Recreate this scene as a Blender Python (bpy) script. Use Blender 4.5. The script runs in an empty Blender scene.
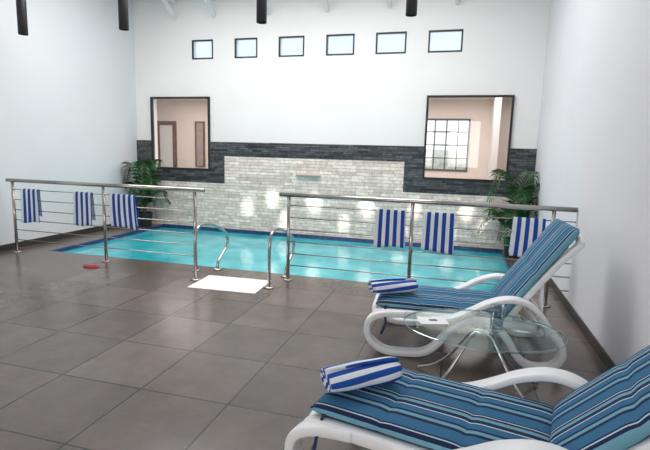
import bpy, bmesh, math, random
from mathutils import Vector, Matrix
random.seed(7)
SC=bpy.context.scene
COL=SC.collection
# ------------------------------------------------------------------ materials
def newmat(name):
    m=bpy.data.materials.new(name); m.use_nodes=True
    nt=m.node_tree; b=nt.nodes["Principled BSDF"]
    return m,nt,b
def N(nt,t,**kw):
    n=nt.nodes.new(t)
    for k,v in kw.items(): setattr(n,k,v)
    return n
def pmat(name,col,rough=.5,metal=0,var=.08,scale=6,bump=0,bscale=60,spec=.5,**kw):
    """principled with noise driven colour variation and optional bump"""
    m,nt,b=newmat(name)
    tc=N(nt,'ShaderNodeTexCoord'); no=N(nt,'ShaderNodeTexNoise'); no.inputs['Scale'].default_value=scale
    no.inputs['Detail'].default_value=4
    nt.links.new(tc.outputs['Object'],no.inputs['Vector'])
    cr=N(nt,'ShaderNodeValToRGB')
    cr.color_ramp.elements[0].position=.3; cr.color_ramp.elements[1].position=.7
    cr.color_ramp.elements[0].color=tuple(c*(1-var) for c in col)+(1,)
    cr.color_ramp.elements[1].color=tuple(min(1,c*(1+var)) for c in col)+(1,)
    nt.links.new(no.outputs['Fac'],cr.inputs['Fac']); nt.links.new(cr.outputs['Color'],b.inputs['Base Color'])
    b.inputs['Roughness'].default_value=rough; b.inputs['Metallic'].default_value=metal
    b.inputs['Specular IOR Level'].default_value=spec
    if bump:
        n2=N(nt,'ShaderNodeTexNoise'); n2.inputs['Scale'].default_value=bscale
        nt.links.new(tc.outputs['Object'],n2.inputs['Vector'])
        bp=N(nt,'ShaderNodeBump'); bp.inputs['Strength'].default_value=bump; bp.inputs['Distance'].default_value=.01
        nt.links.new(n2.outputs['Fac'],bp.inputs['Height']); nt.links.new(bp.outputs['Normal'],b.inputs['Normal'])
    return m
def brickmat(name,c1,c2,mortar,bw,rh,ms,rough,offset=.5,plane='XZ',shift=(0,0),bump=.5,nvar=.3,nscale=8,bdist=.01,roughvar=0,spec=.5,det=6,bnoise=.4,squash=1,sqf=2):
    m,nt,b=newmat(name)
    tc=N(nt,'ShaderNodeTexCoord'); sp=N(nt,'ShaderNodeSeparateXYZ'); cb=N(nt,'ShaderNodeCombineXYZ')
    nt.links.new(tc.outputs['Object'],sp.inputs[0])
    for i,ax in enumerate(plane):
        ad=N(nt,'ShaderNodeMath',operation='ADD'); ad.inputs[1].default_value=shift[i]
        nt.links.new(sp.outputs[ax],ad.inputs[0]); nt.links.new(ad.outputs[0],cb.inputs[i])
    br=N(nt,'ShaderNodeTexBrick'); br.offset=offset; br.offset_frequency=2; br.squash=squash; br.squash_frequency=sqf
    br.inputs['Scale'].default_value=1; br.inputs['Color1'].default_value=c1+(1,); br.inputs['Color2'].default_value=c2+(1,)
    br.inputs['Mortar'].default_value=mortar+(1,); br.inputs['Mortar Size'].default_value=ms
    br.inputs['Brick Width'].default_value=bw; br.inputs['Row Height'].default_value=rh
    br.inputs['Mortar Smooth'].default_value=.2
    nt.links.new(cb.outputs[0],br.inputs['Vector'])
    no=N(nt,'ShaderNodeTexNoise'); no.inputs['Scale'].default_value=nscale; no.inputs['Detail'].default_value=det
    no.inputs['Roughness'].default_value=.65
    nt.links.new(tc.outputs['Object'],no.inputs['Vector'])
    mr=N(nt,'ShaderNodeMapRange'); mr.inputs[1].default_value=.3; mr.inputs[2].default_value=.7
    mr.inputs[3].default_value=1-nvar; mr.inputs[4].default_value=1+nvar
    nt.links.new(no.outputs['Fac'],mr.inputs[0])
    mx=N(nt,'ShaderNodeMix',data_type='RGBA',blend_type='MULTIPLY'); mx.inputs[0].default_value=1
    nt.links.new(br.outputs['Color'],mx.inputs[6]); nt.links.new(mr.outputs[0],mx.inputs[7])
    nt.links.new(mx.outputs[2],b.inputs['Base Color'])
    b.inputs['Roughness'].default_value=rough; b.inputs['Specular IOR Level'].default_value=spec
    if roughvar:
        m2=N(nt,'ShaderNodeMapRange'); m2.inputs[1].default_value=.3; m2.inputs[2].default_value=.7
        m2.inputs[3].default_value=rough-roughvar; m2.inputs[4].default_value=rough+roughvar
        nt.links.new(no.outputs['Fac'],m2.inputs[0]); nt.links.new(m2.outputs[0],b.inputs['Roughness'])
    sb=N(nt,'ShaderNodeMath',operation='SUBTRACT'); sb.inputs[0].default_value=1; nt.links.new(br.outputs['Fac'],sb.inputs[1])
    a2=N(nt,'ShaderNodeMath',operation='MULTIPLY_ADD'); a2.inputs[1].default_value=bnoise
    nt.links.new(no.outputs['Fac'],a2.inputs[0]); nt.links.new(sb.outputs[0],a2.inputs[2])
    bp=N(nt,'ShaderNodeBump'); bp.inputs['Strength'].default_value=bump; bp.inputs['Distance'].default_value=bdist
    nt.links.new(a2.outputs[0],bp.inputs['Height']); nt.links.new(bp.outputs['Normal'],b.inputs['Normal'])
    return m
def stripemat(name,stops,period,src='Y',rough=.85,bump=.3,uv=False):
    m,nt,b=newmat(name)
    tc=N(nt,'ShaderNodeTexCoord'); sp=N(nt,'ShaderNodeSeparateXYZ')
    nt.links.new(tc.outputs['UV' if uv else 'Object'],sp.inputs[0])
    dv=N(nt,'ShaderNodeMath',operation='DIVIDE'); dv.inputs[1].default_value=period
    nt.links.new(sp.outputs[src],dv.inputs[0])
    ad=N(nt,'ShaderNodeMath',operation='ADD'); ad.inputs[1].default_value=100.0
    nt.links.new(dv.outputs[0],ad.inputs[0])
    fr=N(nt,'ShaderNodeMath',operation='FRACT'); nt.links.new(ad.outputs[0],fr.inputs[0])
    cr=N(nt,'ShaderNodeValToRGB'); cr.color_ramp.interpolation='CONSTANT'
    el=cr.color_ramp.elements
    el[0].position=0; el[0].color=stops[0][1]+(1,)
    el[1].position=stops[1][0]; el[1].color=stops[1][1]+(1,)
    for pz,c in stops[2:]:
        e=el.new(pz); e.color=c+(1,)
    nt.links.new(fr.outputs[0],cr.inputs['Fac']); nt.links.new(cr.outputs['Color'],b.inputs['Base Color'])
    b.inputs['Roughness'].default_value=rough; b.inputs['Specular IOR Level'].default_value=.25
    no=N(nt,'ShaderNodeTexNoise'); no.inputs['Scale'].default_value=250
    nt.links.new(tc.outputs['Object'],no.inputs['Vector'])
    bp=N(nt,'ShaderNodeBump'); bp.inputs['Strength'].default_value=bump; bp.inputs['Distance'].default_value=.004
    nt.links.new(no.outputs['Fac'],bp.inputs['Height']); nt.links.new(bp.outputs['Normal'],b.inputs['Normal'])
    return m
def glassmat(name,tint=(1,1,1),lo=.03,hi=.5,rough=.02):
    m=bpy.data.materials.new(name); m.use_nodes=True; nt=m.node_tree; nt.nodes.clear()
    out=N(nt,'ShaderNodeOutputMaterial'); mx=N(nt,'ShaderNodeMixShader'); tr=N(nt,'ShaderNodeBsdfTransparent'); gl=N(nt,'ShaderNodeBsdfGlossy')
    lw=N(nt,'ShaderNodeLayerWeight'); lw.inputs['Blend'].default_value=.15
    mr=N(nt,'ShaderNodeMapRange'); mr.inputs[3].default_value=lo; mr.inputs[4].default_value=hi
    nt.links.new(lw.outputs['Facing'],mr.inputs[0])
    nt.links.new(mr.outputs[0],mx.inputs[0])
    tr.inputs[0].default_value=tint+(1,); gl.inputs['Roughness'].default_value=rough
    nt.links.new(tr.outputs[0],mx.inputs[1]); nt.links.new(gl.outputs[0],mx.inputs[2]); nt.links.new(mx.outputs[0],out.inputs[0])
    return m
def frostmat(name):
    m=bpy.data.materials.new(name); m.use_nodes=True; nt=m.node_tree; nt.nodes.clear()
    out=N(nt,'ShaderNodeOutputMaterial'); mx=N(nt,'ShaderNodeMixShader'); tr=N(nt,'ShaderNodeBsdfTransparent'); tl=N(nt,'ShaderNodeBsdfTranslucent')
    no=N(nt,'ShaderNodeTexNoise'); no.inputs['Scale'].default_value=3
    cr=N(nt,'ShaderNodeValToRGB'); cr.color_ramp.elements[0].color=(.88,.95,1,1); cr.color_ramp.elements[1].color=(1,1,1,1)
    nt.links.new(no.outputs['Fac'],cr.inputs[0]); nt.links.new(cr.outputs[0],tl.inputs[0])
    mx.inputs[0].default_value=.25; tr.inputs[0].default_value=(.90,.96,1,1)
    nt.links.new(tr.outputs[0],mx.inputs[1]); nt.links.new(tl.outputs[0],mx.inputs[2]); nt.links.new(mx.outputs[0],out.inputs[0])
    return m

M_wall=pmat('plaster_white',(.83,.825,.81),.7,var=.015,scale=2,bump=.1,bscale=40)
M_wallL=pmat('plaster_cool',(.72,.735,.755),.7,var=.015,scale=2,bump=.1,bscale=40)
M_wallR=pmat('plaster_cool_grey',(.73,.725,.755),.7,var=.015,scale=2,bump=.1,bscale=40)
M_ceil=pmat('ceiling_white',(.8,.81,.81),.8,var=.02)
M_beam=pmat('painted_timber',(.78,.78,.78),.6,var=.04)
M_floor=brickmat('stoneware_floor',(.108,.084,.072),(.166,.131,.113),(.026,.021,.018),.6,.6,.0058,.23,offset=0,plane='XY',shift=(1.83+60,-2.38+60),bump=.06,nvar=.20,nscale=4,bdist=.001,det=9,spec=.65,bnoise=.1)
M_slate=brickmat('dark_slate_cladding',(.016,.019,.024),(.11,.118,.128),(.006,.006,.008),.17,.035,.0025,.5,plane='XZ',shift=(60,60),bump=.9,nvar=.5,nscale=14,bdist=.02,squash=1.7,sqf=3)
M_stone=brickmat('pale_stone_cladding',(.97,.87,.78),(.68,.58,.50),(.36,.30,.26),.22,.056,.0025,.38,offset=.37,plane='XZ',shift=(60,60-.005),bump=.9,nvar=.22,nscale=13,bdist=.03,squash=1.5,sqf=3)
M_mosaic=brickmat('blue_mosaic',(.01,.03,.13),(.02,.07,.2),(.05,.08,.12),.05,.05,.003,.2,offset=0,plane='XZ',shift=(60,60),bump=.2,nvar=.2)
M_base=pmat('dark_skirting',(.035,.032,.03),.45)
M_black=pmat('black_powder_coat',(.010,.010,.011),.5)
M_steel=pmat('brushed_steel',(.46,.43,.41),.22,metal=1,var=.06,scale=30)
M_chrome=pmat('chrome',(.55,.55,.56),.12,metal=1,var=.03)
M_plastic=pmat('white_resin',(.87,.875,.89),.35,var=.02)
M_mat=pmat('white_bath_mat',(.86,.87,.88),.8,bump=.4,bscale=150,var=.03)
M_red=pmat('red_plastic',(.35,.02,.015),.35)
M_pot=pmat('dark_pot',(.02,.02,.022),.4)
M_leaf=pmat('palm_green',(.015,.072,.014),.4,var=.7,scale=9)
M_stem=pmat('palm_stem',(.05,.08,.02),.6,var=.3)
M_soil=pmat('soil',(.03,.02,.012),.9,var=.4,scale=40)
M_paper=pmat('paper_white',(.88,.89,.90),.7,var=.03)
M_ink=pmat('ink_grey',(.08,.08,.1),.7)
M_glass=glassmat('window_glass',lo=.04,hi=.2)
M_frost=frostmat('frosted_daylight_glass')
M_tglass=glassmat('table_glass',(.86,.93,.93),.02,.16,.05)
M_edge=glassmat('glass_edge_green',(.42,.66,.64),.3,.7)
M_warm=pmat('warm_plaster',(.82,.72,.665),.8,var=.03,scale=2)
M_wood=pmat('brown_wood',(.16,.07,.045),.5,var=.3,scale=10)
M_dusk=pmat('shaded_opening',(.36,.30,.27),.6,var=.2)
M_wfloor=pmat('brown_floor',(.3,.24,.2),.5)
M_hedge=pmat('hedge_green',(.70,.74,.66),.9,var=.25,scale=7)
M_bar=pmat('grey_window_bars',(.10,.10,.11),.5)
BL=(.038,.150,.29);NV=(.014,.026,.08);LT=(.17,.38,.49);WH=(.50,.62,.68)
M_cush=stripemat('striped_canvas',[(0,BL),(.26,NV),(.34,LT),(.43,NV),(.49,BL),(.66,WH),(.69,NV),(.79,LT),(.88,NV),(.94,WH),(.965,NV)],.25)
M_towel=stripemat('striped_terry',[(0,(.86,.90,.95)),(.48,(.02,.09,.42))],.078,src='X',rough=.95,bump=.6,uv=True)
M_pipe=pmat('navy_piping',(.012,.022,.07),.8)
M_water,nt,b=newmat('pool_water')
tc=N(nt,'ShaderNodeTexCoord'); no=N(nt,'ShaderNodeTexNoise'); no.inputs['Scale'].default_value=2.2; no.inputs['Detail'].default_value=2
nt.links.new(tc.outputs['Object'],no.inputs['Vector'])
cr=N(nt,'ShaderNodeValToRGB'); cr.color_ramp.elements[0].color=(.025,.38,.45,1); cr.color_ramp.elements[1].color=(.08,.57,.63,1)
cr.color_ramp.elements[0].position=.3; cr.color_ramp.elements[1].position=.7
nt.links.new(no.outputs['Fac'],cr.inputs['Fac']); nt.links.new(cr.outputs['Color'],b.inputs['Base Color'])
b.inputs['Roughness'].default_value=.015; b.inputs['IOR'].default_value=1.65
bp=N(nt,'ShaderNodeBump'); bp.inputs['Strength'].default_value=.2; bp.inputs['Distance'].default_value=.012
n2=N(nt,'ShaderNodeTexNoise'); n2.inputs['Scale'].default_value=6; n2.inputs['Detail'].default_value=1
nt.links.new(tc.outputs['Object'],n2.inputs['Vector']); nt.links.new(n2.outputs['Fac'],bp.inputs['Height']); nt.links.new(bp.outputs['Normal'],b.inputs['Normal'])

# ------------------------------------------------------------------ mesh helpers
def obj(name,verts,faces,mats,smooth=False,parent=None,loc=None,fm=None):
    me=bpy.data.meshes.new(name); me.from_pydata([tuple(v) for v in verts],[],faces); me.update()
    if not isinstance(mats,(list,tuple)): mats=[mats]
    for m in mats: me.materials.append(m)
    if fm:
        for p,i in zip(me.polygons,fm): p.material_index=i
    bm=bmesh.new(); bm.from_mesh(me); bmesh.ops.recalc_face_normals(bm,faces=bm.faces); bm.to_mesh(me); bm.free()
    for p in me.polygons: p.use_smooth=smooth
    o=bpy.data.objects.new(name,me); COL.objects.link(o)
    if parent: o.parent=parent
    if loc: o.location=loc
    return o
class G:
    """geometry collector"""
    def __init__(s): s.v=[];s.f=[];s.m=[]
    def add(s,v,f,mi=0):
        o=len(s.v); s.v+= [tuple(x) for x in v]; s.f+=[tuple(i+o for i in q) for q in f]; s.m+=[mi]*len(f); return s
    def box(s,x0,x1,y0,y1,z0,z1,mi=0):
        return s.add([(x0,y0,z0),(x1,y0,z0),(x1,y1,z0),(x0,y1,z0),(x0,y0,z1),(x1,y0,z1),(x1,y1,z1),(x0,y1,z1)],
          [(0,3,2,1),(4,5,6,7),(0,1,5,4),(1,2,6,5),(2,3,7,6),(3,0,4,7)],mi)
    def make(s,name,mats,smooth=False,parent=None,bevel=0):
        o=obj(name,s.v,s.f,mats,smooth,parent,fm=s.m)
        if bevel:
            md=o.modifiers.new('bevel','BEVEL'); md.width=bevel; md.segments=2; md.limit_method='ANGLE'
        return o
def catmull(P,k=6,closed=False):
    P=[Vector(p) for p in P]; out=[]
    n=len(P)
    for i in range(n-1):
        p0=P[max(i-1,0)];p1=P[i];p2=P[i+1];p3=P[min(i+2,n-1)]
        for j in range(k):
            t=j/k
            out.append(.5*((2*p1)+(-p0+p2)*t+(2*p0-5*p1+4*p2-p3)*t*t+(-p0+3*p1-3*p2+p3)*t**3))
    out.append(P[-1]); return out
def sweep(path,w,h,side=None,n=12,sq=1.0,taper=None):
    path=[Vector(p) for p in path]; V=[];F=[]
    prevS=None
    for i,p in enumerate(path):
        T=(path[min(i+1,len(path)-1)]-path[max(i-1,0)]).normalized()
        if side is not None: S=Vector(side)
        else:
            if prevS is None:
                S=T.cross(Vector((0,0,1)))
                if S.length<.1: S=T.cross(Vector((0,1,0)))
            else: S=prevS-T*prevS.dot(T)
            S.normalize(); prevS=S
        U=S.cross(T).normalized()
        k=taper(i/(len(path)-1)) if taper else 1
        for j in range(n):
            a=2*math.pi*j/n; c=math.cos(a); s_=math.sin(a)
            cx=math.copysign(abs(c)**sq,c); sx=math.copysign(abs(s_)**sq,s_)
            V.append(p+S*cx*w/2*k+U*sx*h/2*k)
    L=len(path)
    for i in range(L-1):
        for j in range(n):
            F.append((i*n+j,i*n+(j+1)%n,(i+1)*n+(j+1)%n,(i+1)*n+j))
    F.append(tuple(range(n-1,-1,-1))); F.append(tuple((L-1)*n+j for j in range(n)))
    return V,F
def lathe(prof,n=28,c=(0,0,0)):
    V=[];F=[]
    for r,z in prof:
        for j in range(n):
            a=2*math.pi*j/n; V.append((c[0]+r*math.cos(a),c[1]+r*math.sin(a),c[2]+z))
    for i in range(len(prof)-1):
        for j in range(n): F.append((i*n+j,i*n+(j+1)%n,(i+1)*n+(j+1)%n,(i+1)*n+j))
    F.append(tuple(range(n))); F.append(tuple((len(prof)-1)*n+j for j in range(n)))
    return V,F
def cells(us,vs,pred,place,d0,d1,both=True):
    us=sorted(set(us)); vs=sorted(set(vs)); V=[];F=[];ix={}
    def vi(i,j,k):
        if (i,j,k) not in ix: ix[(i,j,k)]=len(V); V.append(place(us[i],vs[j],(d0,d1)[k]))
        return ix[(i,j,k)]
    def on(i,j):
        if i<0 or j<0 or i>=len(us)-1 or j>=len(vs)-1: return False
        return pred((us[i]+us[i+1])/2,(vs[j]+vs[j+1])/2)
    for i in range(len(us)-1):
        for j in range(len(vs)-1):
            if not on(i,j): continue
            F.append((vi(i,j,0),vi(i+1,j,0),vi(i+1,j+1,0),vi(i,j+1,0)))
            F.append((vi(i,j,1),vi(i,j+1,1),vi(i+1,j+1,1),vi(i+1,j,1)))
            for (di,dj,a,b2) in ((-1,0,(i,j),(i,j+1)),(1,0,(i+1,j),(i+1,j+1)),(0,-1,(i,j),(i+1,j)),(0,1,(i,j+1),(i+1,j+1))):
                if not on(i+di,j+dj): F.append((vi(*a,0),vi(*b2,0),vi(*b2,1),vi(*a,1)))
    return V,F
def struct(o,label=None):
    o["kind"]="structure"
    if label: o["label"]=label
    return o
def thing(name,label,cat,loc=(0,0,0),rz=0,group=None):
    e=bpy.data.objects.new(name,None); e.empty_display_size=.1; COL.objects.link(e)
    e.location=loc; e.rotation_euler=(0,0,rz); e["label"]=label; e["category"]=cat
    if group: e["group"]=group
    return e
def tag(o,label,cat,group=None):
    o["label"]=label;o["category"]=cat
    if group:o["group"]=group
    return o

# ------------------------------------------------------------------ room shell
XL,XR,YB,YF=-6.1,1.14,8.1,-2.6
ZC=4.28
cler=[(-4.87,-4.44),(-4.01,-3.57),(-3.17,-2.70),(-2.31,-1.82),(-1.46,-.96),(-.61,-.08)]
CZ0,CZ1=3.11,3.45
big=[(-5.76,-4.51),(-.58,.75)]
BZ0,BZ1=1.09,2.44
def wallpred(x,z):
    for a,b2 in cler:
        if a<x<b2 and CZ0<z<CZ1: return False
    for a,b2 in big:
        if a<x<b2 and BZ0<z<BZ1: return False
    return True
us=[-10.5,XL,XR,3.5]+[q for w in cler+big for q in w]
V,F=cells(us,[-.12,CZ0,CZ1,BZ0,BZ1,5.2],wallpred,lambda u,v,d:(u,d,v),YB,YB+.16)
struct(obj('wall_back',V,F,M_wall),"white plastered wall with high and large windows")
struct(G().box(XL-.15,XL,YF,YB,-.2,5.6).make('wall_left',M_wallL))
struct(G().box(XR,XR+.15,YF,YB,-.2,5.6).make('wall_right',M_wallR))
struct(G().box(XL-.15,XR+.15,YF-.15,YF,-.2,5.6).make('wall_front',M_wall))
g=G(); g.add([(XL,YB,ZC),(XR,YB,ZC),(XR,YF,5.2),(XL,YF,5.2),(XL,YB,ZC+.12),(XR,YB,ZC+.12),(XR,YF,5.32),(XL,YF,5.32)],[(0,1,2,3),(7,6,5,4),(0,4,5,1),(1,5,6,2),(2,6,7,3),(3,7,4,0)])
struct(g.make('ceiling',M_ceil))
tn=1
for x in (-5.2,-4.4,-3.35,-2.3,-1.25,-.2):
    g=G()
    V,F=sweep([(x,YB-.01,ZC-.1),(x,YF+.02,5.1)],.07,.16,side=(1,0,0),n=12,sq=.3); g.add(V,F)
    V,F=sweep([(x,YB-.02,3.84),(x,7.45,4.27)],.06,.07,side=(1,0,0),n=12,sq=.3); g.add(V,F)
    struct(g.make('trim_%d'%tn,M_beam),"white painted rafter with brace"); tn+=1
PX0,PX1,PY0,PY1=-5.55,.76,5.32,YB-.045
V,F=cells([XL,PX0,PX1,XR],[YF,PY0,YB],lambda x,y: not(PX0<x<PX1 and y>PY0),lambda u,v,d:(u,v,d),0,-.12)
struct(obj('floor',V,F,M_floor),"grey-brown stoneware tiled floor")
struct(G().box(XL,XL+.015,YF,YB-.03,0,.085).make('baseboard_left',M_base,bevel=.003))
struct(G().box(XR-.015,XR,YF,YB-.03,0,.085).make('baseboard_right',M_base,bevel=.003))
def darkp(x,z):
    if z>1.625 or z<.86: return False
    if -4.21<x<-.89 and z<1.365: return False
    for a,b2 in big:
        if a-.0<x<b2+.0 and z>BZ0: return False
    return True
us=[XL,XR,-4.21,-.89]+[q for w in big for q in w]
V,F=cells(us,[.86,BZ0,1.365,1.625],darkp,lambda u,v,d:(u,d,v),YB-.035,YB)
struct(obj('trim_%d'%tn,V,F,M_slate),"dark slate strip cladding"); tn+=1
V,F=cells([XL,XR,-4.21,-.89],[.0,.86,1.365],lambda x,z: z<.86 or -4.21<x<-.89,lambda u,v,d:(u,d,v),YB-.03,YB)
struct(obj('trim_%d'%tn,V,F,M_stone),"pale split-face stone cladding"); tn+=1
wn=1
def window(x0,x1,z0,z1,fw,y,ft=.05,mull=(),mw=.015,pane=None,frame=None,lab=None):
    global wn
    g=G()
    V,F=cells([x0,x0+fw,x1-fw,x1],[z0,z0+fw,z1-fw,z1],lambda x,z: not(x0+fw<x<x1-fw and z0+fw<z<z1-fw),lambda u,v,d:(u,d,v),y,y+ft); g.add(V,F,0)
    for ax,c in mull:
        if ax=='x': g.box(c-mw,c+mw,y,y+ft,z0+fw,z1-fw,0)
        else: g.box(x0+fw,x1-fw,y,y+ft,c-mw,c+mw,0)
    g.box(x0+fw,x1-fw,y+ft*.4,y+ft*.4+.006,z0+fw,z1-fw,1)
    o=g.make('window_%d'%wn,[frame or M_black,pane or M_glass]); struct(o,lab or "black-framed window"); wn+=1
for a,b2 in cler: window(a,b2,CZ0,CZ1,.024,YB-.005,.04,pane=M_frost)
for a,b2 in big: window(a,b2,BZ0,BZ1,.032,YB-.045,.06)
AY=11.5
V,F=cells([-10.5,-.85,.18,3.5],[0,1.12,2.32,2.75],lambda x,z: not(-.85<x<.18 and 1.12<z<2.32),lambda u,v,d:(u,d,v),AY,AY+.15)
struct(obj('wall_adjacent_far',V,F,M_warm))
struct(G().box(-10.6,-10.5,YB+.16,AY,0,2.75).make('wall_adjacent_left',M_warm))
struct(G().box(3.5,3.6,YB+.16,AY,0,2.75).make('wall_adjacent_right',M_warm))
struct(G().box(-10.5,3.5,YB+.16,AY,2.75,2.85).make('ceiling_adjacent',M_ceil))
struct(G().box(-10.5,3.5,YB+.16,AY,-.1,0).make('floor_adjacent',M_wfloor))
window(-.85,.18,1.12,2.32,.045,AY-.02,.04,[('x',-.60),('x',-.34),('x',-.08),('z',1.42),('z',1.72),('z',2.02)],.013,frame=M_bar,lab="bright barred window in the adjacent room")
g=G(); g.box(-8.05,-7.93,AY-.05,AY,0,2.2,0).box(-7.52,-7.42,AY-.05,AY,0,2.2,0).box(-7.93,-7.52,AY-.05,AY,2.1,2.2,0).box(-7.93,-7.52,AY-.02,AY-.01,0,2.1,1)
struct(g.make('door_1',[M_wood,M_beam]),"brown framed door")
window(-6.84,-6.56,1.0,2.2,.04,AY-.05,.045,pane=M_dusk,frame=M_wood,lab="brown-framed window")
struct(G().box(.62,.75,AY-.9,AY,0,2.75).make('wall_adjacent_nib',M_wall))
g=G()
rnd=random.Random(4)
n=40
V=[];F=[]
for i in range(n+1):
    for j in range(9):
        V.append((-6+12*i/n,15+rnd.uniform(-.15,.15),-.2+1.6*j/8+ (rnd.uniform(-.1,.1) if j==8 else 0)))
for i in range(n):
    for j in range(8): a=i*9+j; F.append((a,a+9,a+10,a+1))
hd=obj('garden_hedge',V,F,M_hedge,True); hd.modifiers.new('thick','SOLIDIFY').thickness=.4
tag(hd,"pale clipped hedge in daylight outside the far window",'hedge'); hd["kind"]="stuff"
struct(G().box(-14,8,AY+.2,20,-.3,-.2).make('ground',pmat('garden_ground',(.45,.45,.38),.9)))

# ------------------------------------------------------------------ pool
pool=thing('swimming_pool',"turquoise indoor pool with blue mosaic waterline beside stone wall",'pool')
g=G()
WZ=-.06
g.box(PX0,PX0+.02,PY0,PY1,-1.3,-.001).box(PX1-.02,PX1,PY0,PY1,-1.3,-.001).box(PX0,PX1,PY0,PY0+.02,-1.3,-.001).box(PX0,PX1,PY1-.015,PY1,-1.3,0.01).box(PX0,PX1,PY0,PY1,-1.3,-1.28)
g.make('basin',M_mosaic,parent=pool)
g=G().box(PX0+.02,PX1-.02,PY0+.02,PY1-.015,-.6,WZ); g.make('water',M_water,parent=pool)
sp=thing('water_spout',"flat grey stone water spout set in pale stone cladding",'spout',loc=(-2.56,YB-.03,1.07))
g=G(); g.box(-.22,.22,-.07,0,-.008,.012); g.make('blade',pmat('spout_stone',(.40,.35,.31),.5),parent=sp,bevel=.004)
g=G(); g.box(-.24,.24,-.008,0,-.03,.03); g.make('back_plate',pmat('spout_plate',(.72,.66,.60),.5),parent=sp,bevel=.003)

# ------------------------------------------------------------------ railings
def railing(x0,x1,posts,label,wallend=None):
    e=thing('railing',label,'railing',loc=((x0+x1)/2,5.1,0),group="stainless pool railings")
    cx=(x0+x1)/2
    V,F=sweep([(x0-cx,0,1.0),(x1-cx,0,1.0)],.05,.05,n=20); obj('handrail',V,F,M_steel,True,e)
    for p in posts:
        g=G(); V,F=sweep([(p-cx,0,.012),(p-cx,0,.98)],.04,.04,n=16); g.add(V,F)
        V,F=lathe([(.055,0),(.055,.01),(.03,.018)],20,(p-cx,0,0)); g.add(V,F)
        o=g.make('post',M_steel,True,e)
    for k in range(6):
        z=.88-.14*k
        V,F=sweep([(posts[0]-cx,0,z),((wallend or posts[-1])-cx,0,z)],.012,.012,n=10); obj('rail_rod',V,F,M_steel,True,e)
    return e
railing(-5.95,-2.93,(-5.86,-4.38,-3.06),"stainless steel railing with horizontal rods beside white wall")
railing(-1.96,1.135,(-1.85,-.45,.93),"stainless steel railing with horizontal rods behind striped loungers",1.135)
for x in (-2.84,-1.93):
    e=thing('pool_grab_rail',"curved stainless steel grab rail at pool edge",'handrail',loc=(x,4.72,0),group="pool grab rails")
    P=catmull([(0,0,0),(0,0,.32),(0,.015,.50),(0,.08,.60),(0,.24,.62),(0,.50,.555),(0,.72,.45),(0,.80,.34),(0,.74,.23),(0,.62,.15),(0,.54,.09),(0,.52,0)],8)
    V,F=sweep(P,.034,.034,side=(1,0,0),n=16); obj('tube',V,F,M_steel,True,e)
    for yy in (0,.52):
        V,F=lathe([(.06,0),(.058,.012),(.03,.02)],20,(0,yy,0)); obj('floor_flange',V,F,M_steel,True,e)
g=G().box(-.39,.39,-.265,.265,0,.010)
o=g.make('bath_mat',M_mat,bevel=.004); o.location=(-2.38,4.69,0); o.rotation_euler=(0,0,.05)
tag(o,"white rectangular mat on tiles between grab rails",'mat')
V,F=lathe([(.115,0),(.115,.008),(.09,.02),(.03,.026)],28)
o=obj('floor_drain_cover',V,F,M_red,True); o.location=(-4.34,4.78,0); o.scale=(1,.55,1); tag(o,"small red plastic cover lying on tiled floor",'cover')

# ------------------------------------------------------------------ pendants
pg="black ceiling pendants"
for i,x in enumerate((-5.5,-3.98,-2.2,-.57)):
    e=thing('pendant_lamp',"black cylinder pendant lamp hanging from ceiling",'lamp',loc=(x,5.1,2.88),group=pg)
    V,F=lathe([(.045,.03),(.055,0),(.057,.002),(.057,.60),(.05,.61)],24); obj('lamp_shade',V,F,M_black,True,e)
    zc=ZC+(5.2-ZC)*(YB-5.1)/(YB-YF)-2.88
    V,F=sweep([(0,0,.6),(0,0,zc)],.012,.012,n=8); obj('cord',V,F,M_black,True,e)

# ------------------------------------------------------------------ towels
def uvset(o,uv):
    me=o.data; l=me.uv_layers.new(name='UVMap')
    for lp in me.loops: l.data[lp.index].uv=uv[lp.vertex_index]
def hanging(x0,x1,zb,label,skew=0,seed=0,zback=.52):
    rnd=random.Random(seed); w=x1-x0; cx=(x0+x1)/2; R=.014
    path=[]
    zt=.88
    n1=14
    for i in range(n1): path.append((-R-.004,zb+(zt-zb)*i/n1,1-i/n1))
    for i in range(7):
        a=math.pi-math.pi*i/6; path.append((R*math.cos(a)*1.2,zt+R*math.sin(a),0))
    for i in range(1,n1+1): path.append((R+.004,zt-(zt-zback)*i/n1,i/n1))
    nu=26; V=[];F=[];uv=[]
    ph=rnd.random()*6; L=0;pl=None
    for k,(y,z,d) in enumerate(path):
        if pl: L+=math.hypot(y-pl[0],z-pl[1])
        pl=(y,z)
        for i in range(nu+1):
            u=i/nu; wav=.014*math.sin(u*9+ph)*d; sgn=1 if y>0 else -1
            xx=(u-.5)*w*(1+.05*d)+skew*d*.1*(zt-z)
            zz=z-(.012*math.sin(u*5+ph)+skew*.10*(u-.5))*d
            V.append((xx,y+abs(wav)*sgn*1.2,zz)); uv.append((u*w,L))
    for k in range(len(path)-1):
        for i in range(nu): a=k*(nu+1)+i; F.append((a,a+1,a+nu+2,a+nu+1))
    o=obj('towel',V,F,M_towel,True); o.location=(cx,5.1,0); uvset(o,uv)
    s=o.modifiers.new('thick','SOLIDIFY'); s.thickness=.006; s.offset=0
    tag(o,label,'towel',"striped towels hanging on the railing")
lab="blue and white striped towel draped over railing rod"
hanging(-5.70,-5.42,.44,lab,0,1)
hanging(-4.84,-4.56,.46,lab,0,2)
hanging(-4.27,-3.90,.47,"blue and white striped towel hanging slightly askew on railing",.6,3)
hanging(-.84,-.52,.49,lab,0,4)
hanging(-.33,-.01,.48,lab,0,5)
hanging(.56,.86,.50,"blue and white striped towel on railing behind lounger backrest",-.2,6)

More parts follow.
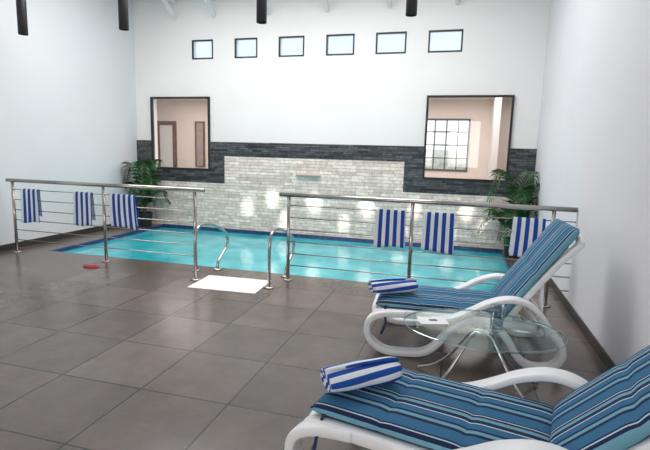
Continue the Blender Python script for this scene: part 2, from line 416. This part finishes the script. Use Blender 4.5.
def rolled(loc,rz,length,r,label,tilt=0):
    turns=3.2; n=110; V=[];F=[];uv=[];L=0;pp=None
    nu=16
    for k in range(n+1):
        t=k/n; a=t*turns*2*math.pi+.4; rr=.010+(r-.010)*t
        y=rr*math.cos(a)*1.22; z=rr*math.sin(a)*.88
        if pp: L+=math.hypot(y-pp[0],z-pp[1])
        pp=(y,z)
        for i in range(nu+1):
            u=i/nu; q=abs(2*u-1)
            sc=1-.16*q**4+.02*math.sin(u*14+a)
            V.append(((u-.5)*(length-.02*(1-t)+.012*math.sin(a*1.0)),y*sc,z*sc)); uv.append((L*1.45+.02+.05*u,u))
    for k in range(n):
        for i in range(nu): a=k*(nu+1)+i; F.append((a,a+1,a+nu+2,a+nu+1))
    o=obj('rolled_towel',V,F,M_towel,True); o.location=loc; o.rotation_euler=(0,tilt,rz); uvset(o,uv)
    s=o.modifiers.new('thick','SOLIDIFY'); s.thickness=.012; s.offset=0
    tag(o,label,'towel',"rolled towels on loungers")

# ------------------------------------------------------------------ loungers
def cushion(name,length,width,t,M,parent,segs=3):
    nx,ny=48,24; V=[];F=[]
    def e(u,p=10): return max(0,1-abs(2*u-1)**p)**.5
    for s_ in (1,-1):
        for i in range(nx+1):
            for j in range(ny+1):
                u=i/nx;v=j/ny
                h=t/2*e(u,16)*e(v,10)
                tuft=1-.22*math.exp(-((u*segs-round(u*segs))/.06)**2) if 0<round(u*segs)<segs else 1
                V.append((u*length,(v-.5)*width,s_*h*tuft))
    W=(nx+1)*(ny+1)
    for s_ in (0,1):
        for i in range(nx):
            for j in range(ny):
                a=s_*W+i*(ny+1)+j; q=(a,a+1,a+ny+2,a+ny+1)
                F.append(q if s_ else q[::-1])
    me=bpy.data.meshes.new(name); me.from_pydata(V,[],F); me.materials.append(M_cush)
    bm=bmesh.new(); bm.from_mesh(me); bmesh.ops.remove_doubles(bm,verts=bm.verts,dist=.0004); bmesh.ops.recalc_face_normals(bm,faces=bm.faces)
    bm.to_mesh(me); bm.free()
    for p in me.polygons: p.use_smooth=True
    o=bpy.data.objects.new(name,me); COL.objects.link(o); o.parent=parent; o.matrix_local=M
    return o
def lounger(loc,rz,ang,label,HX=1.04,BLn=.72):
    e=thing('sun_lounger',label,'lounger',loc=loc,rz=rz,group="striped cushion sun loungers")
    SZ=.31
    g=G()
    for y in (-.29,.29):
        V,F=sweep(catmull([(-.01,y*.97,SZ-.03),(.04,y,SZ-.005),(.3,y,SZ),(.8,y,SZ),(1.14,y,SZ-.01)],5),.06,.06,side=(0,1,0),n=16,sq=.45); g.add(V,F)
    for i in range(11):
        x=.04+i*.098; V,F=sweep([(x,-.28,SZ+.005),(x,.28,SZ+.005)],.07,.022,side=(1,0,0),n=12,sq=.4); g.add(V,F)
    V,F=sweep(catmull([(-.005,-.285,SZ-.03),(-.03,-.15,SZ-.03),(-.035,0,SZ-.03),(-.03,.15,SZ-.03),(-.005,.285,SZ-.03)],5),.04,.06,n=14,sq=.6); g.add(V,F)
    g.make('seat',M_plastic,True,e)
    R=Matrix.Translation((HX,0,SZ))@Matrix.Rotation(-ang,4,'Y')
    g=G()
    for y in (-.27,.27):
        V,F=sweep(catmull([(0,y,-.005),(.3,y,0),(.6,y,-.01),(BLn,y,-.035)],5),.06,.045,side=(0,1,0),n=16,sq=.4); g.add(V,F)
    for i in range(7):
        x=.06+i*.1; V,F=sweep([(x,-.26,0),(x,.26,0)],.07,.02,side=(1,0,0),n=12,sq=.4); g.add(V,F)
    V,F=sweep(catmull([(BLn-.01,-.27,-.03),(BLn+.03,-.15,-.04),(BLn+.04,0,-.04),(BLn+.03,.15,-.04),(BLn-.01,.27,-.03)],5),.05,.05,n=14,sq=.6); g.add(V,F)
    o=g.make('backrest',M_plastic,True,e); o.matrix_local=R
    mid=R@Vector((.40,0,-.02))
    g=G()
    for y in (-.22,.22):
        V,F=sweep([(mid.x,y,mid.z),(1.18,y,.26)],.03,.03,side=(0,1,0),n=12,sq=.6); g.add(V,F)
    V,F=sweep([(1.18,-.32,.26),(1.18,.32,.26)],.03,.03,n=12); g.add(V,F)
    g.make('backrest_prop',M_plastic,True,e)
    for s_ in (-1,1):
        def rib(name,pts,w=.09,h=.05):
            V,F=sweep(catmull([(q[0],s_*(q[2] if len(q)>2 else .335),q[1]) for q in pts],7),w,h,side=(0,1,0),n=20,sq=.42); return obj(name,V,F,M_plastic,True,e)
        rib('leg',[(.72,.325,.30),(.62,.30,.325),(.53,.22),(.45,.11),(.36,.045),(.22,.026),(.07,.032),(-.03,.10),(-.06,.19),(-.03,.27),(.06,.305,.315),(.22,.31,.285)])
        rib('armrest',[(.40,.30,.31),(.55,.325),(.68,.39),(.80,.46),(.93,.50),(1.05,.485),(1.15,.41),(1.22,.30)],w=.105,h=.038)
        rib('leg',[(.78,.305,.30),(.88,.27,.325),(.95,.20),(1.01,.10),(1.08,.04),(1.17,.026),(1.26,.05),(1.31,.13),(1.29,.22),(1.22,.30),(1.15,.39)])
    t=.07
    cushion('seat_cushion',HX+.02,.58,t,Matrix.Translation((-.01,0,SZ+.016+t/2)),e,segs=3)
    B=R@Matrix.Translation((.03,0,.012+t/2))
    cushion('back_cushion',BLn+.04,.60,t,B,e,segs=2)
    g=G()
    V,F=sweep(catmull([(.07,-.29,SZ+.05),(.06,-.325,SZ+.0),(.08,-.39,SZ-.05),(.05,-.39,SZ-.14)],5),.018,.004,n=8); g.add(V,F)
    g.make('cushion_tie',M_pipe,True,e)
    return e
lounger((-.505,2.17,0),math.radians(-12.5),math.radians(47),"white resin lounger with blue striped cushion and a large rolled towel",.975)
lounger((-.55,3.755,0),math.radians(3),math.radians(55.5),"white resin lounger with blue striped cushion beside glass table",.92,.76)
rolled((-.375,2.085,.462),math.radians(38),.37,.066,"rolled blue and white striped towel on lounger cushion")
rolled((-.44,3.66,.46),math.radians(28),.37,.062,"rolled blue and white striped towel on lounger foot end")

# ------------------------------------------------------------------ table
TX,TY=.20,2.97
tb=thing('side_table',"round clear glass side table with splayed chrome legs",'table',loc=(TX,TY,0),rz=0)
def oval(rx,ry,z0,z1,n=56,e=.004):
    V=[];F=[]
    prof=[(1-e*2,z0),(1,z0+.002),(1,z1-.002),(1-e*2,z1)]
    for k,z in prof:
        for j in range(n): a=2*math.pi*j/n; V.append((rx*k*math.cos(a),ry*k*math.sin(a),z))
    for i in range(3):
        for j in range(n): F.append((i*n+j,i*n+(j+1)%n,(i+1)*n+(j+1)%n,(i+1)*n+j))
    F.append(tuple(range(n))); F.append(tuple(3*n+j for j in range(n))); return V,F
V,F=oval(.48,.345,.436,.45,e=.006); obj('tabletop',V,F,[M_tglass,M_edge],False,tb,fm=[1]*(3*56)+[0,0])
V,F=lathe([(.05,.422),(.055,.425),(.055,.431),(.05,.434)],32); obj('hub_plate',V,F,M_chrome,True,tb)
for k in range(4):
    a=math.radians((38,142,218,322)[k])
    c,s_=math.cos(a),math.sin(a)
    P=catmull([(.03*c,.03*s_,.426),(.08*c,.07*s_,.40),(.15*c,.14*s_,.30),(.24*c,.22*s_,.18),(.36*c,.33*s_,.075),(.50*c,.44*s_,.012)],6)
    V,F=sweep(P,.02,.02,n=12); obj('leg',V,F,M_chrome,True,tb)
gl=thing('glass_tumbler',"clear glass tumbler standing on glass table",'glass',loc=(.28,2.94,.4505))
V,F=lathe([(.034,0),(.036,.004),(.040,.13),(.041,.16),(.038,.16),(.035,.02),(.001,.018)],28); obj('vessel',V,F,glassmat('clear_glass',(.82,.88,.90),.07,.7),True,gl)
g=G(); g.box(-.09,.09,-.065,.065,0,.002,0)
g.box(-.02,.03,-.01,.02,.002,.0024,1)
o=g.make('paper_card',[M_paper,M_ink]); o.location=(-.10,2.99,.4505); o.rotation_euler=(0,0,.3); tag(o,"white printed card lying on glass table",'card')

# ------------------------------------------------------------------ plants
def palm(loc,label,nf,hmin,hmax,rad,seed,clampx=None,ymax=None):
    rnd=random.Random(seed)
    e=thing('potted_palm',label,'plant',loc=loc)
    V,F=lathe([(.11,0),(.12,.01),(.15,.26),(.155,.27),(.14,.27),(.135,.24),(.001,.235)],28); obj('pot',V,F,M_pot,True,e)
    V,F=lathe([(.134,.232),(.134,.243),(.05,.25)],24); obj('soil',V,F,M_soil,True,e)
    gs=G(); gl=G()
    def cl(p):
        x,y,z=p
        wx=x+loc[0]; wy=y+loc[1]
        if clampx: wx=min(max(wx,clampx[0]),clampx[1])
        if ymax: wy=min(wy,ymax)
        return (wx-loc[0],wy-loc[1],max(z,.03))
    for i in range(nf):
        a=2*math.pi*i/nf+rnd.uniform(-.3,.3); H=rnd.uniform(hmin,hmax); R=rad*rnd.uniform(.5,1.15); dro=rnd.uniform(.05,.4)
        c,s_=math.cos(a),math.sin(a)
        P=catmull([(0.02*c,.02*s_,.23),(.12*R*c,.12*R*s_,.23+(H-.23)*.5),(.4*R*c,.4*R*s_,.23+(H-.23)*.9),(.75*R*c,.75*R*s_,H),(R*1.1*c,R*1.1*s_,H-dro)],6)
        V,F=sweep(P,.012,.012,n=6,taper=lambda t:1-.8*t); gs.add([cl(v) for v in V],F)
        m=len(P)
        for k in range(6,m):
            t=k/(m-1); ln=.22*math.sin(math.pi*min(1,.2+t*.72))+.05
            T=(P[min(k+1,m-1)]-P[k-1]).normalized()
            for sd in (-1,1):
                S=T.cross(Vector((0,0,1)))
                if S.length<.05: S=Vector((1,0,0))
                S.normalize(); d=(S*sd*.8+T*.7+Vector((0,0,-.12))).normalized()
                tip=P[k]+d*ln+Vector((0,0,-.22*ln)); midp=P[k]+d*ln*.5
                wv=T*.02
                gl.add([cl(P[k]),cl(midp+wv),cl(tip),cl(midp-wv)],[(0,1,2,3)])
    gs.make('stem',M_stem,True,e)
    gl.make('foliage',M_leaf,False,e)
palm((-5.70,7.7,0),"green potted palm beside pool and white wall",14,.5,1.26,.37,3,(XL+.01,9),YB-.05)
palm((.87,7.6,0),"green potted palm in corner beside pool and stone wall",15,.5,1.30,.44,5,(-9,XR-.01),YB-.05)

# ------------------------------------------------------------------ lights
def area(name,loc,rot,sx,sy,power,col):
    l=bpy.data.lights.new(name,'AREA'); l.shape='RECTANGLE'; l.size=sx; l.size_y=sy; l.energy=power; l.color=col
    o=bpy.data.objects.new(name,l); o.location=loc; o.rotation_euler=rot; COL.objects.link(o); return o
for i,x in enumerate((-5.0,-3.3,-1.6,.1)):
    area('window_daylight',(x,YF+.05,1.9),(math.radians(90),0,0),1.1,1.7,28,(1,.965,.945))  # lamps added at the closed front wall, standing in for unseen windows
area('skylight',(-2.5,5.6,4.25),(0,0,0),5.0,2.2,222,(1,.97,.965))  # added soft fill over the pool; the ceiling has no opening
area('room_lamp',(-3,9.8,2.7),(0,0,0),9,2,165,(1,.94,.90))
for (x,z,pw,sz) in ((-3.75,.42,1800,3.6),(-3.25,.60,2600,3.4),(-2.45,.56,3200,3.8),(-1.5,.54,2700,3.6),(-.66,.56,2500,3.3),(.16,.54,2300,3.3),(-3.0,.2,2200,3.2),(-1.9,.22,2200,3),(-.9,.18,2200,3),(-.1,.2,2200,3),(.45,.3,1900,2.8)):
    l=bpy.data.lights.new('spot','SPOT'); l.energy=pw; l.spot_size=math.radians(sz); l.spot_blend=1; l.shadow_soft_size=.05
    o=bpy.data.objects.new('accent_spot',l); o.location=(x,4.0,4.2); COL.objects.link(o)  # added spot imitating daylight patches thrown onto the stone by the water
    d=Vector((x,YB,z))-o.location; o.rotation_euler=d.to_track_quat('-Z','Y').to_euler()
w=bpy.data.worlds.new('world'); SC.world=w; w.use_nodes=True
bg=w.node_tree.nodes['Background']; bg.inputs[0].default_value=(.90,.95,1,1); bg.inputs[1].default_value=1.38
SC.view_settings.view_transform='Standard'

# ------------------------------------------------------------------ camera
f=475;p=math.atan(73.5/475);r=.0265;th=math.radians(15.5)
Rw=Vector((math.cos(th),math.sin(th),0)); Fh=Vector((-math.sin(th),math.cos(th),0)); Z=Vector((0,0,1))
fw=Fh*math.cos(p)-Z*math.sin(p); Up=Fh*math.sin(p)+Z*math.cos(p)
U=Rw*math.cos(r)+Up*math.sin(r); Vv=-Rw*math.sin(r)+Up*math.cos(r)
cam=bpy.data.cameras.new('camera'); cam.sensor_width=36; cam.lens=36*f/650; cam.clip_start=.05
co=bpy.data.objects.new('camera',cam); COL.objects.link(co)
m=Matrix((( U.x,Vv.x,-fw.x,0),(U.y,Vv.y,-fw.y,0),(U.z,Vv.z,-fw.z,1.5),(0,0,0,1)))
co.matrix_world=m; SC.camera=co
